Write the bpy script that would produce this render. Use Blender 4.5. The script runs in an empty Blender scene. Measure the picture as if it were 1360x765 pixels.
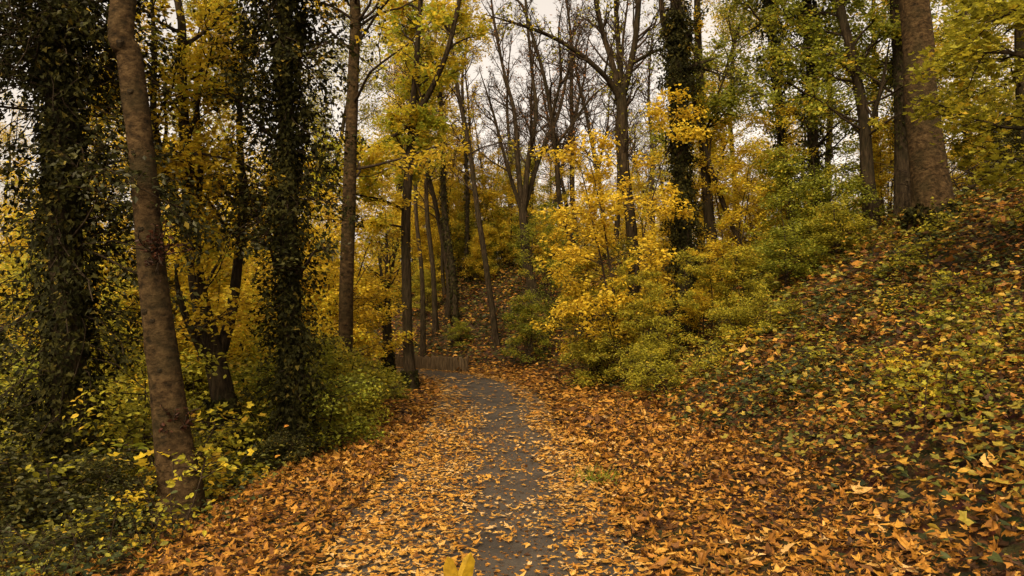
import bpy, math
import numpy as np
from math import radians, sin, cos, pi

sc = bpy.context.scene
COL = sc.collection
R = np.random.default_rng

# ------------------------------------------------------------------ utilities
def nrm(a):
    return a / (np.linalg.norm(a, axis=-1, keepdims=True) + 1e-9)

def wave(x, y, f, seed):
    r = R(seed); o = 0.0; amp = 1.0; tot = 0.0
    for k in range(4):
        for j in range(2):
            a = r.uniform(0, 2*pi); p = r.uniform(0, 2*pi); q = r.uniform(0, 2*pi)
            o = o + amp*np.sin((x*cos(a)+y*sin(a))*f + p + 1.3*np.sin((y*cos(a)-x*sin(a))*f*0.7 + q))
        tot += amp*1.4; amp *= 0.6; f *= 1.9
    return o/tot

def catmull(P, n):
    P = np.asarray(P, float)
    Q = np.vstack([2*P[0]-P[1], P, 2*P[-1]-P[-2]])
    m = len(P)-1
    t = np.linspace(0, m, n); i = np.minimum(t.astype(int), m-1); u = (t-i)[:, None]
    a, b, c, d = Q[i], Q[i+1], Q[i+2], Q[i+3]
    return 0.5*((2*b)+(c-a)*u+(2*a-5*b+4*c-d)*u*u+(3*b-a-3*c+d)*u**3)

# ------------------------------------------------------------------ terrain
PATH = catmull([(-0.2,-60),(-0.2,-30),(-0.2,-8),(-0.2,0),(-0.2,5),(-0.28,10),(-0.5,16),(-0.85,19),(-1.5,21.5),(-2.7,23.7),(-4.4,25.4),
                (-7,27),(-12,28.5),(-20,29.2),(-34,29.5),(-60,30)], 110)
HALF = 1.05
def sdist(x, y):
    x = np.asarray(x, float).ravel(); y = np.asarray(y, float).ravel()
    out = np.empty(len(x))
    A = PATH[:-1]; D = PATH[1:]-A; L2 = (D**2).sum(1)
    for k in range(0, len(x), 40000):
        px = x[k:k+40000, None]; py = y[k:k+40000, None]
        dx = px-A[:, 0]; dy = py-A[:, 1]
        t = np.clip((dx*D[:, 0]+dy*D[:, 1])/L2, 0, 1)
        ex = dx-t*D[:, 0]; ey = dy-t*D[:, 1]
        d2 = ex*ex+ey*ey; j = d2.argmin(1); ii = np.arange(len(j))
        cr = D[j, 0]*dy[ii, j]-D[j, 1]*dx[ii, j]
        out[k:k+40000] = np.sqrt(d2[ii, j])*np.where(cr > 0, -1, 1)
    return out

def sstep(a, b, v):
    t = np.clip((v-a)/(b-a), 0, 1); return t*t*(3-2*t)

def H(x, y):
    x = np.asarray(x, float); shp = x.shape; y = np.broadcast_to(np.asarray(y, float), shp)
    s = sdist(x, y); xf = x.ravel(); yf = y.ravel()
    r = np.clip(s-1.3, 0, None)
    z = 0.11*np.clip(r, 0, 1.7)
    q = np.clip(s-3.0, 0, None)
    bank = 0.58*q
    z = z + np.where(bank < 3.6, bank, 3.6+0.9*(1-np.exp(-(np.maximum(bank,3.6)-3.6)/0.9)))
    l = np.clip(-s-1.3, 0, None)
    ld = np.clip(l-0.9, 0, None)
    z = z - 0.07*np.clip(l, 0, 0.9) - 2.6*(1-np.exp(-0.27*ld/2.6))
    m = sstep(1.3, 2.6, np.abs(s))
    z = z + m*((0.10+.08*sstep(3.2, 5, s))*wave(xf, yf, 0.9, 3)+0.035*wave(xf, yf, 3.1, 4))
    far = sstep(40, 160, np.hypot(xf, yf))
    z = z + far*2.0*wave(xf, yf, 0.03, 5)
    return (z-0.012).reshape(shp)

def h1(x, y): return float(H(np.array([x]), np.array([y]))[0])

# ------------------------------------------------------------------ camera maths (metres from photograph pixels)
EYE = np.array([0.0, 0.0, 1.6]); F = 971.0; PITCH = radians(2.8)
def W(px, py, d):
    u = (px-680)/F; v = (382.5-py)/F
    ray = np.array([u, cos(PITCH)-v*sin(PITCH), sin(PITCH)+v*cos(PITCH)])
    return EYE+ray*(d/ray[1])

# ------------------------------------------------------------------ mesh building
def mk_mesh(name, parts, mats):
    """parts: (V, F, material index, smooth, var or None)"""
    me = bpy.data.meshes.new(name)
    nv = sum(len(p[0]) for p in parts)
    Vs, Ls, St, To, Mi, Sm, Va = [], [], [], [], [], [], []
    off = 0; lo = 0
    for V, Fa, mi, smo, var in parts:
        V = np.asarray(V, np.float32).reshape(-1, 3); Fa = np.asarray(Fa, np.int32); k = Fa.shape[1]; n = len(Fa)
        Vs.append(V); Ls.append((Fa+off).ravel()); St.append(lo+np.arange(n)*k); To.append(np.full(n, k))
        Mi.append(np.full(n, mi)); Sm.append(np.full(n, smo)); Va.append(np.full(n, 0.5) if var is None else np.asarray(var))
        off += len(V); lo += n*k
    Ls = np.concatenate(Ls).astype(np.int32)
    me.vertices.add(off); me.vertices.foreach_set('co', np.concatenate(Vs).ravel())
    me.loops.add(len(Ls)); me.loops.foreach_set('vertex_index', Ls)
    St = np.concatenate(St).astype(np.int32)
    me.polygons.add(len(St)); me.polygons.foreach_set('loop_start', St)
    me.polygons.foreach_set('loop_total', np.concatenate(To).astype(np.int32))
    me.polygons.foreach_set('material_index', np.concatenate(Mi).astype(np.int32))
    me.polygons.foreach_set('use_smooth', np.concatenate(Sm).astype(bool))
    at = me.attributes.new('var', 'FLOAT', 'FACE')
    at.data.foreach_set('value', np.clip(np.concatenate(Va), 0, 1).astype(np.float32))
    for m in mats: me.materials.append(m)
    me.update(calc_edges=True)
    return me

def link(name, me, parent=None, loc=None):
    o = bpy.data.objects.new(name, me); COL.objects.link(o)
    if parent is not None: o.parent = parent
    if loc is not None: o.location = [float(v) for v in loc]
    return o

def root(name, label, cat, loc, group=None, rz=0.0, scale=1.0):
    o = bpy.data.objects.new(name, None); COL.objects.link(o)
    o.empty_display_size = 0.3
    o.location = [float(v) for v in loc]; o.rotation_euler = (0, 0, rz); o.scale = (scale,)*3
    tag(o, label, cat, group); return o

def tag(o, label=None, cat=None, group=None, kind=None):
    if label: o['label'] = label
    if cat: o['category'] = cat
    if group: o['group'] = group
    if kind: o['kind'] = kind
    return o

def tubes(P, Rd, s):
    P = np.asarray(P, float); M, n, _ = P.shape
    T = nrm(np.gradient(P, axis=1)); mt = np.abs(T.mean(1)); ref = np.eye(3)[mt.argmin(1)][:, None, :]
    U = nrm(np.cross(T, ref)); Vv = np.cross(T, U)
    a = np.arange(s)*2*pi/s
    V = P[:, :, None, :]+Rd[:, :, None, None]*(np.cos(a)[None, None, :, None]*U[:, :, None, :]+np.sin(a)[None, None, :, None]*Vv[:, :, None, :])
    idx = np.arange(M*n*s).reshape(M, n, s)
    A = idx[:, :-1, :]; B = np.roll(A, -1, 2); D = idx[:, 1:, :]; C = np.roll(D, -1, 2)
    return V.reshape(-1, 3), np.stack([A, B, C, D], -1).reshape(-1, 4)

def big_tube(pts, rad, sides, rings, seed, flare=0.0, lumps=0.04, hflare=0.6, knots=0):
    """one trunk: spline through pts, uneven girth, root flare, healed knots; capped"""
    r = R(seed); q = np.hstack([np.asarray(pts, float), np.asarray(rad, float)[:, None]])
    q = catmull(q, rings); P = q[:, :3]; rr = np.maximum(q[:, 3], 0.004)
    T = nrm(np.gradient(P, axis=0)); U = nrm(np.cross(T, np.array([0.3, 1.0, 0.02]))); V = np.cross(T, U)
    a = np.arange(sides)*2*pi/sides; z = P[:, 2:3]-P[0, 2]
    m = 1+lumps*(np.sin(2*a+r.uniform(0, 6)+z*0.8)+0.6*np.sin(3*a+r.uniform(0, 6)-z*1.7)+0.5*np.sin(5*a+r.uniform(0, 6)+z*3.1))
    if flare:
        lob = 0.6+0.4*np.sin(r.integers(4, 6)*a+r.uniform(0, 6))+0.25*np.sin(3*a+r.uniform(0, 6))
        m = m+flare*np.exp(-z/hflare)*lob
    for _ in range(knots):
        kz = r.uniform(0.3, 6); ka = r.uniform(0, 2*pi); w = r.uniform(0.05, 0.12)
        da = np.angle(np.exp(1j*(a[None, :]-ka)))
        g = np.exp(-((z-kz)/w)**2-(da/0.35)**2); g2 = np.exp(-((z-kz)/(w*0.4))**2-(da/0.15)**2)
        m = m+0.16*g-0.22*g2
    X = P[:, None, :]+(rr[:, None]*m)[:, :, None]*(np.cos(a)[None, :, None]*U[:, None, :]+np.sin(a)[None, :, None]*V[:, None, :])
    idx = np.arange(rings*sides).reshape(rings, sides)
    A = idx[:-1]; B = np.roll(A, -1, 1); D = idx[1:]; C = np.roll(D, -1, 1)
    Fq = np.stack([A, B, C, D], -1).reshape(-1, 4)
    return X.reshape(-1, 3), Fq

# leaf outlines: u along, v across, w lift
def maple(teeth, seed=None):
    tips = [(-120, .46), (-60, .64), (0, .74), (60, .64), (120, .46)]; pts = []
    for i, (a, rr) in enumerate(tips):
        if teeth:
            pts += [(a-19, rr*.70), (a-9, rr*.80), (a, rr), (a+8, rr*.82), (a+18, rr*.68)]
        else:
            pts += [(a, rr)]
        pts += [(a+30, .43 if i < 4 else .16)]
    V = [(0.26, 0, 0)]
    for a, rr in pts:
        a = radians(a); V.append((0.26+rr*cos(a), rr*sin(a), 0))
    V = np.array(V)
    if seed is not None:
        q = R(seed); c0 = V[0].copy(); ph = np.arctan2(V[1:, 1], V[1:, 0]-.26)
        k = 1+.22*np.sin(2*ph+q.uniform(0, 6))+.18*np.sin(3*ph+q.uniform(0, 6))+.07*q.normal(size=len(ph))
        V[1:] = c0+(V[1:]-c0)*k[:, None]
    V[:, 2] = 0.5*((V[:, 0]-0.26)**2+V[:, 1]**2); n = len(V)-1
    Fa = np.array([(0, 1+i, 1+(i+1) % n) for i in range(n-1)])
    V[:, :2] *= 0.9
    return V, Fa
KITE = (np.array([(0,0,0),(.42,.30,.09),(1,0,.0),(.42,-.30,.09)], float), np.array([(0,3,2,1)]))
OVAL = (np.array([(0,0,0),(.22,.24,.06),(.6,.27,.08),(1,0,-.06),(.6,-.27,.08),(.22,-.24,.06),(.55,0,0)], float),
        np.array([(0,6,1),(1,6,2),(2,6,3),(3,6,4),(4,6,5),(5,6,0)]))
IVY = (np.array([(.05,0,0),(-.1,.34,.05),(.35,.30,.05),(.95,0,-.08),(.35,-.30,.05),(-.1,-.34,.05)], float),
       np.array([(0,2,1),(0,3,2),(0,4,3),(0,5,4)]))
MAPLE = maple(False); MAPLE_T = maple(True)
MAPLES = [maple(False, 400+i) for i in range(5)]; MAPLES_T = [maple(True, 500+i) for i in range(6)]

def leaves(pos, d, n, size, tpl, curl=None, wid=None, fold=None):
    V0, F0 = tpl; d = nrm(d); side = nrm(np.cross(n, d)); n = np.cross(d, side)
    N = len(pos); c = np.ones(N) if curl is None else curl
    if wid is not None: side = side*wid[:, None]
    if fold is not None: pos = pos+0; zf = fold[:, None]*np.abs(V0[None, :, 1])
    else: zf = 0
    X = pos[:, None, :]+size[:, None, None]*(V0[None, :, 0, None]*d[:, None, :]+V0[None, :, 1, None]*side[:, None, :]
        + (c[:, None]*V0[None, :, 2]+zf)[:, :, None]*n[:, None, :])
    Fa = (np.arange(N)[:, None, None]*len(V0)+F0[None]).reshape(-1, F0.shape[1])
    return X.reshape(-1, 3), Fa, len(F0)

def grow(P, D, L, n, wander, trop, rng):
    """M branches at once: (M, n+1, 3)"""
    M = len(P); out = [P]; D = nrm(D); st = (L/n)[:, None]
    for k in range(n):
        D = nrm(D+wander*rng.normal(size=(M, 3))+trop)
        P = P+D*st; out.append(P)
    return np.stack(out, 1)

def sample(Pl, t):
    """Pl (M,n,3), t (M,k) -> points and tangents (M,k,3)"""
    n = Pl.shape[1]; f = t*(n-1); i = np.minimum(f.astype(int), n-2); u = (f-i)[..., None]
    m = np.arange(len(Pl))[:, None]
    a = Pl[m, i]; b = Pl[m, i+1]
    return a+(b-a)*u, nrm(b-a)

def children(Pl, L, k, t0, t1, ang, ratio, flat, rng, taper=0.5):
    M = len(Pl); t = rng.uniform(t0, t1, (M, k)); p, T = sample(Pl, t)
    up = np.array([0, 0, 1.0]); rnd = nrm(rng.normal(size=(M, k, 3)))
    sd = nrm(np.cross(T, up))*np.where((np.arange(k)+rng.integers(0, 2, (M, 1))) % 2, 1, -1)[..., None]
    perp = nrm(np.cross(T, nrm((1-flat)*rnd+1e-3)));
    perp = nrm(flat*sd+(1-flat)*perp)
    an = ang*rng.uniform(0.7, 1.25, (M, k, 1))
    d = T*np.cos(an)+perp*np.sin(an)
    Lc = (L[:, None]*ratio*(1-taper*t)*rng.uniform(0.6, 1.2, (M, k)))
    return p.reshape(-1, 3), d.reshape(-1, 3), Lc.ravel()

def leafset(tw, k, size, rng, tpl, jit=0.45, droop=0.15, vmean=0.5, vamp=0.16, spread=0.0, vrow=None, branch_amp=0.14):
    M = len(tw); t = rng.uniform(0.1, 1.0, (M, k)); p, T = sample(tw, t)
    up = np.array([0, 0, 1.0]); sd = nrm(np.cross(T, up)+0.15*rng.normal(size=(M, k, 3)))*np.where(rng.random((M, k)) < .5, 1, -1)[..., None]
    d = T*rng.uniform(.1, 1.0, (M, k, 1))+sd*rng.uniform(.4, 1.1, (M, k, 1))-droop*up+0.25*rng.normal(size=(M, k, 3))
    n = up+jit*rng.normal(size=(M, k, 3))
    p = p+spread*rng.normal(size=(M, k, 3))
    sz = size*rng.uniform(.6, 1.25, (M, k))
    v = vmean+branch_amp*rng.normal(size=(M, 1))+vamp*rng.normal(size=(M, k))
    if vrow is not None: v = v+vrow[:, None]
    V, Fa, nf = leaves(p.reshape(-1, 3), d.reshape(-1, 3), n.reshape(-1, 3), sz.ravel(), tpl)
    return V, Fa, np.repeat(v.ravel(), nf)

def crown_parts(stems, spec, seed):
    """stems: list of (pts(local), radii). returns mesh parts: slot 0 bark, slot 1 leaf"""
    r = R(seed); g = dict(nb=18, t0=.3, t1=1, len=3.0, ang=1.0, k2=5, k3=4, r2=.5, r3=.5, flat=.6, up=.03, wander=.16, leaf=.1, kl=6,
                          jit=.75, droop=.2, tpl=KITE, vmean=.5, vamp=.17, spread=.08, hmin=-9, lenfall=.55, twigs=True, vh=0.0, br=.3)
    g.update(spec); parts = []; ups = np.array([0, 0, g['up']])
    P1, D1, L1, R1 = [], [], [], []
    tot = sum(len(s[0]) for s in stems)
    ln = [np.linalg.norm(np.diff(s[0], axis=0), axis=1).sum() for s in stems]
    for (pts, rad), l in zip(stems, ln):
        k = max(2, int(round(g['nb']*l/sum(ln))))
        q = catmull(np.hstack([pts, np.asarray(rad)[:, None]]), 60)
        a, b = (g['t0'], g['t1']) if l == max(ln) else (min(.15, g['t0']), 1.0)
        t = np.sort(r.uniform(a, b, k)); i = (t*59).astype(int); j = np.minimum(i+1, 59)
        T = nrm(q[j, :3]-q[np.maximum(j-2, 0), :3])
        az = r.uniform(0, 2*pi, k)+np.arange(k)*2.4
        out = np.stack([np.cos(az), np.sin(az), np.zeros(k)], 1); out = nrm(out-T*(out*T).sum(1, keepdims=True))
        an = g['ang']*r.uniform(.75, 1.2, (k, 1))
        P1.append(q[i, :3]); D1.append(T*np.cos(an)+out*np.sin(an))
        L1.append(g['len']*(1-g['lenfall']*(t-a)/(b-a+1e-6))*r.uniform(.6, 1.15, k)); R1.append(np.minimum(q[i, 3]*.55, g['br']*.12))
    P1 = np.vstack(P1); D1 = np.vstack(D1); L1 = np.concatenate(L1); R1 = np.concatenate(R1)
    keep = P1[:, 2] > g['hmin']; P1, D1, L1, R1 = P1[keep], D1[keep], L1[keep], R1[keep]
    b1 = grow(P1, D1, L1, 9, g['wander'], ups, r)
    tp = np.linspace(1, .15, 10)
    parts.append((*tubes(b1, np.maximum(R1, .008)[:, None]*tp, 5), 0, True, None))
    p, d, l2 = children(b1, L1, g['k2'], .18, 1.0, .85, g['r2'], g['flat'], r)
    b2 = grow(p, d, l2, 5, g['wander'], ups*.5, r)
    parts.append((*tubes(b2, np.full((len(b2), 1), .35)*np.repeat(np.maximum(R1, .010), g['k2'])[:, None]*np.linspace(1, .3, 6), 4), 0, True, None))
    p, d, l3 = children(b2, l2, g['k3'], .15, 1.0, .8, g['r3'], g['flat'], r)
    b3 = grow(p, d, np.maximum(l3, .12), 3, g['wander'], ups*.2, r)
    if g['twigs']:
        parts.append((*tubes(b3, np.full((len(b3), 1), g.get('twr', .004))*np.linspace(1, .5, 4), 3), 0, True, None))
    if g['kl'] > 0:
        off = np.repeat(r.normal(size=len(b1))*.10, g['k2']*g['k3'])
        if g.get('leaf_frac', 1) < 1:
            kk = r.random(len(b3)) < g['leaf_frac']; b3 = b3[kk]; off = off[kk]
        V, Fa, v = leafset(b3, g['kl'], g['leaf'], r, g['tpl'], g['jit'], g['droop'], g['vmean'], g['vamp'], g['spread'], off)
        parts.append((V, Fa, 1, False, v))
    return parts

def ivy_parts(pts, rad, seed, n, thick, size=.06, h0=0, h1=1, sprays=0, slen=.5, bulge=None):
    r = R(seed); q = catmull(np.hstack([np.asarray(pts, float), np.asarray(rad, float)[:, None]]), 80)
    t = h0+(h1-h0)*r.random(n)
    f = t*79; i = np.minimum(f.astype(int), 78); u = (f-i)[:, None]; c = q[i]*(1-u)+q[i+1]*u
    a = r.uniform(0, 2*pi, n); z = c[:, 2]
    lump = 0.55+0.45*np.sin(2*a+z*1.3+seed)*np.sin(z*2.1+seed*2)+.25*np.sin(3*a-z*3.7)
    th = thick*(1 if bulge is None else bulge(t))
    rr = c[:, 3]*1.0+.01+th*np.clip(lump, .05, 1.5)*np.sqrt(r.random(n))
    o = np.stack([np.cos(a), np.sin(a), np.zeros(n)], 1); p = c[:, :3]+o*rr[:, None]
    nn = o+.35*np.array([0, 0, 1])+.45*r.normal(size=(n, 3)); d = np.array([0, 0, -1.0])+.5*o+.5*r.normal(size=(n, 3))
    V, Fa, nf = leaves(p, d, nn, size*r.uniform(.6, 1.4, n), IVY)
    v = np.repeat(.35+.2*r.normal(size=n)+.12*np.sin(z*3+a*2), nf)
    parts = [(V, Fa, 1, False, v)]
    if sprays:
        t = h0+(h1-h0)*r.random(sprays)**.75; wt = np.ones(sprays) if bulge is None else np.clip(bulge(t), .25, 1.2); i = np.minimum((t*79).astype(int), 78); c = q[i]
        a = r.uniform(0, 2*pi, sprays); o = np.stack([np.cos(a), np.sin(a), r.uniform(-.2, .6, sprays)], 1)
        b = grow(c[:, :3]+o*c[:, 3:4]*.8, o, slen*wt*r.uniform(.4, 1.2, sprays), 5, .25, np.array([0, 0, -.14]), r)
        parts.append((*tubes(b, np.full((sprays, 6), .006), 3), 0, True, None))
        p, d, l = children(b, np.full(sprays, slen), 4, .3, 1, .8, .5, .3, r)
        b2 = grow(p, d, l, 3, .2, np.array([0, 0, -.12]), r)
        V, Fa, v = leafset(b2, 8, size*1.1, r, IVY, .6, .5, .38, .2, .05)
        parts.append((V, Fa, 1, False, v))
    return parts

# ------------------------------------------------------------------ materials
def newmat(name):
    m = bpy.data.materials.new(name); m.use_nodes = True; nt = m.node_tree
    return m, nt, nt.nodes['Principled BSDF'], nt.nodes['Material Output']

def ramp(nt, stops, interp='LINEAR'):
    n = nt.nodes.new('ShaderNodeValToRGB'); n.color_ramp.interpolation = interp
    e = n.color_ramp.elements
    while len(e) < len(stops): e.new(0.5)
    for el, (p, c) in zip(e, stops):
        el.position = p; el.color = (*c, 1)
    return n

def leaf_mat(name, stops, trans=.35, rough=.5, spec=.25):
    m, nt, b, out = newmat(name)
    a = nt.nodes.new('ShaderNodeAttribute'); a.attribute_name = 'var'
    rp = ramp(nt, stops)
    nt.links.new(a.outputs['Fac'], rp.inputs[0])
    nz = nt.nodes.new('ShaderNodeTexNoise'); nz.inputs['Scale'].default_value = 38; nz.inputs['Detail'].default_value = 2
    tc = nt.nodes.new('ShaderNodeTexCoord'); nt.links.new(tc.outputs['Object'], nz.inputs['Vector'])
    mr = nt.nodes.new('ShaderNodeMapRange'); mr.inputs[1].default_value = .3; mr.inputs[2].default_value = .7
    mr.inputs[3].default_value = .72; mr.inputs[4].default_value = 1.2
    nt.links.new(nz.outputs['Fac'], mr.inputs[0])
    mx = nt.nodes.new('ShaderNodeMix'); mx.data_type = 'RGBA'; mx.blend_type = 'MULTIPLY'; mx.inputs[0].default_value = 1
    nt.links.new(rp.outputs[0], mx.inputs[6]); nt.links.new(mr.outputs[0], mx.inputs[7])
    col = mx.outputs[2]
    nt.links.new(col, b.inputs['Base Color']); b.inputs['Roughness'].default_value = rough
    b.inputs['Specular IOR Level'].default_value = spec; b.inputs['Specular Tint'].default_value = (1, .9, .7, 1)
    if trans > 0:
        tr = nt.nodes.new('ShaderNodeBsdfTranslucent'); nt.links.new(col, tr.inputs['Color'])
        ms = nt.nodes.new('ShaderNodeMixShader'); ms.inputs[0].default_value = trans
        nt.links.new(b.outputs[0], ms.inputs[1]); nt.links.new(tr.outputs[0], ms.inputs[2])
        nt.links.new(ms.outputs[0], out.inputs['Surface'])
    return m

def bark_mat(name, c0, c1, c2, scale=(14, 14, 3), bump=.5, moss=None):
    m, nt, b, out = newmat(name)
    tc = nt.nodes.new('ShaderNodeTexCoord'); mp = nt.nodes.new('ShaderNodeMapping'); mp.inputs['Scale'].default_value = scale
    nt.links.new(tc.outputs['Object'], mp.inputs['Vector'])
    n1 = nt.nodes.new('ShaderNodeTexNoise'); n1.inputs['Scale'].default_value = 1; n1.inputs['Detail'].default_value = 7; n1.inputs['Roughness'].default_value = .68
    nt.links.new(mp.outputs[0], n1.inputs['Vector'])
    n2 = nt.nodes.new('ShaderNodeTexNoise'); n2.inputs['Scale'].default_value = 2.3; n2.inputs['Detail'].default_value = 4
    nt.links.new(tc.outputs['Object'], n2.inputs['Vector'])
    rp = ramp(nt, [(.36, c0), (.5, c1), (.66, c2)]); nt.links.new(n1.outputs['Fac'], rp.inputs[0])
    col = rp.outputs[0]
    mx = nt.nodes.new('ShaderNodeMix'); mx.data_type = 'RGBA'; mx.blend_type = 'MIX'
    r2 = ramp(nt, [(.45, (0, 0, 0)), (.7, (.75, .75, .75))]); nt.links.new(n2.outputs['Fac'], r2.inputs[0])
    nt.links.new(r2.outputs[0], mx.inputs[0]); nt.links.new(col, mx.inputs[6])
    mx.inputs[7].default_value = (*(moss or tuple(v*.6 for v in c1)), 1)
    nt.links.new(mx.outputs[2], b.inputs['Base Color']); b.inputs['Roughness'].default_value = .9; b.inputs['Specular IOR Level'].default_value = .06
    bp = nt.nodes.new('ShaderNodeBump'); bp.inputs['Strength'].default_value = bump; bp.inputs['Distance'].default_value = .035
    nt.links.new(n1.outputs['Fac'], bp.inputs['Height']); nt.links.new(bp.outputs[0], b.inputs['Normal'])
    return m

M = {}
M['beech'] = bark_mat('smooth_bark', (.009, .0055, .002), (.034, .0195, .0072), (.070, .042, .016), (11, 11, 16), 1.0, (.018, .014, .005))
M['bark'] = bark_mat('furrowed_bark', (.006, .004, .0018), (.023, .015, .007), (.05, .034, .017), (22, 22, 4), .9, (.016, .013, .005))
M['bark2'] = bark_mat('grey_bark', (.005, .0033, .0013), (.018, .0115, .005), (.040, .026, .012), (18, 18, 4), .6, (.012, .0105, .004))
M['twig'] = bark_mat('twig_bark', (.012, .008, .004), (.026, .017, .009), (.045, .03, .016), (30, 30, 10), .2)
M['ivy'] = leaf_mat('ivy_leaf', [(0, (.007, .007, .002)), (.45, (.019, .018, .004)), (.75, (.045, .038, .007)), (1, (.13, .085, .012))], .2, .65, .06)
M['yellow'] = leaf_mat('yellow_leaf', [(0, (.24, .13, .010)), (.3, (.50, .32, .020)), (.6, (.64, .45, .028)), (.85, (.52, .44, .03)), (1, (.32, .34, .03))], .58)
M['golden'] = leaf_mat('golden_leaf', [(0, (.32, .18, .012)), (.3, (.56, .36, .020)), (.65, (.68, .47, .03)), (1, (.56, .46, .05))], .5)
M['orange'] = leaf_mat('orange_leaf', [(0, (.26, .11, .010)), (.4, (.50, .26, .016)), (.75, (.60, .36, .025)), (1, (.50, .36, .03))], .5)
M['olive'] = leaf_mat('olive_leaf', [(0, (.08, .07, .008)), (.35, (.22, .20, .016)), (.65, (.36, .31, .024)), (.88, (.50, .38, .028)), (1, (.56, .35, .03))], .48)
M['green'] = leaf_mat('green_leaf', [(0, (.07, .072, .009)), (.4, (.17, .18, .016)), (.7, (.28, .275, .022)), (.9, (.42, .34, .026)), (1, (.5, .33, .026))], .48)
M['darkgreen'] = leaf_mat('dark_green_leaf', [(0, (.014, .014, .004)), (.5, (.036, .036, .008)), (.8, (.09, .08, .014)), (1, (.34, .22, .025))], .35)
M['russet'] = leaf_mat('russet_leaf', [(0, (.07, .028, .012)), (.5, (.19, .075, .022)), (.85, (.32, .14, .03)), (1, (.42, .22, .04))], .35)
M['redshoot'] = leaf_mat('red_shoot_leaf', [(0, (.02, .008, .005)), (.6, (.06, .02, .01)), (1, (.11, .04, .016))], .3)
M['litter'] = leaf_mat('fallen_leaf', [(0, (.03, .013, .005)), (.22, (.11, .042, .009)), (.45, (.28, .115, .014)), (.65, (.38, .185, .024)), (.85, (.40, .22, .05)), (1, (.42, .26, .10))], .15, .6, .2)
M['cover'] = leaf_mat('ground_cover_leaf', [(0, (.016, .022, .008)), (.3, (.05, .058, .014)), (.5, (.12, .115, .018)), (.7, (.26, .19, .024)), (.85, (.38, .22, .024)), (1, (.38, .15, .02))], .3)

def ground_mat():
    m, nt, b, out = newmat('forest_floor')
    tc = nt.nodes.new('ShaderNodeTexCoord')
    n1 = nt.nodes.new('ShaderNodeTexNoise'); n1.inputs['Scale'].default_value = 9; n1.inputs['Detail'].default_value = 8; n1.inputs['Roughness'].default_value = .75
    n2 = nt.nodes.new('ShaderNodeTexVoronoi'); n2.inputs['Scale'].default_value = 11
    for n in (n1, n2): nt.links.new(tc.outputs['Object'], n.inputs['Vector'])
    rp = ramp(nt, [(.3, (.015, .0105, .005)), (.5, (.045, .028, .011)), (.7, (.09, .055, .018))]); nt.links.new(n1.outputs['Fac'], rp.inputs[0])
    mx = nt.nodes.new('ShaderNodeMix'); mx.data_type = 'RGBA'; mx.blend_type = 'MULTIPLY'; mx.inputs[0].default_value = .6
    nt.links.new(rp.outputs[0], mx.inputs[6]); nt.links.new(n2.outputs['Color'], mx.inputs[7])
    nt.links.new(mx.outputs[2], b.inputs['Base Color']); b.inputs['Roughness'].default_value = .95; b.inputs['Specular IOR Level'].default_value = .1
    bp = nt.nodes.new('ShaderNodeBump'); bp.inputs['Strength'].default_value = .8; bp.inputs['Distance'].default_value = .04
    nt.links.new(n1.outputs['Fac'], bp.inputs['Height']); nt.links.new(bp.outputs[0], b.inputs['Normal'])
    return m
def asphalt_mat():
    m, nt, b, out = newmat('asphalt')
    tc = nt.nodes.new('ShaderNodeTexCoord')
    n1 = nt.nodes.new('ShaderNodeTexNoise'); n1.inputs['Scale'].default_value = 160; n1.inputs['Detail'].default_value = 3
    n2 = nt.nodes.new('ShaderNodeTexNoise'); n2.inputs['Scale'].default_value = 1.6; n2.inputs['Detail'].default_value = 6; n2.inputs['Roughness'].default_value = .65
    for n in (n1, n2): nt.links.new(tc.outputs['Object'], n.inputs['Vector'])
    rp = ramp(nt, [(.25, (.021, .016, .011)), (.55, (.045, .036, .0255)), (.8, (.082, .066, .048))]); nt.links.new(n1.outputs['Fac'], rp.inputs[0])
    r2 = ramp(nt, [(.32, (.50, .46, .41)), (.5, (.95, .9, .84)), (.7, (1.22, 1.16, 1.06))]); nt.links.new(n2.outputs['Fac'], r2.inputs[0])
    mx = nt.nodes.new('ShaderNodeMix'); mx.data_type = 'RGBA'; mx.blend_type = 'MULTIPLY'; mx.inputs[0].default_value = 1
    nt.links.new(rp.outputs[0], mx.inputs[6]); nt.links.new(r2.outputs[0], mx.inputs[7])
    nt.links.new(mx.outputs[2], b.inputs['Base Color']); b.inputs['Roughness'].default_value = .7; b.inputs['Specular IOR Level'].default_value = .35
    bp = nt.nodes.new('ShaderNodeBump'); bp.inputs['Strength'].default_value = .35; bp.inputs['Distance'].default_value = .006
    nt.links.new(n1.outputs['Fac'], bp.inputs['Height']); nt.links.new(bp.outputs[0], b.inputs['Normal'])
    return m
M['ground'] = ground_mat(); M['asphalt'] = asphalt_mat()
M['stake'] = bark_mat('weathered_timber', (.035, .023, .011), (.085, .056, .027), (.14, .095, .048), (25, 25, 3), .6)

# ------------------------------------------------------------------ ground and path
def axis(lo_far, lo, hi, hi_far, step):
    a = list(np.arange(lo, hi+1e-6, step)); g = step
    while a[-1] < hi_far: g *= 1.25; a.append(a[-1]+g)
    g = step
    while a[0] > lo_far: g *= 1.25; a.insert(0, a[0]-g)
    return np.array(a)
gx = axis(-420, -14, 16, 420, .3); gy = axis(-200, -2, 44, 460, .3)
X, Y = np.meshgrid(gx, gy); Z = H(X, Y)
idx = np.arange(X.size).reshape(X.shape)
Fq = np.stack([idx[:-1, :-1], idx[:-1, 1:], idx[1:, 1:], idx[1:, :-1]], -1).reshape(-1, 4)
g = link('ground', mk_mesh('ground', [(np.stack([X, Y, Z], -1).reshape(-1, 3), Fq, 0, True, None)], [M['ground']])); tag(g, kind='structure')

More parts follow.
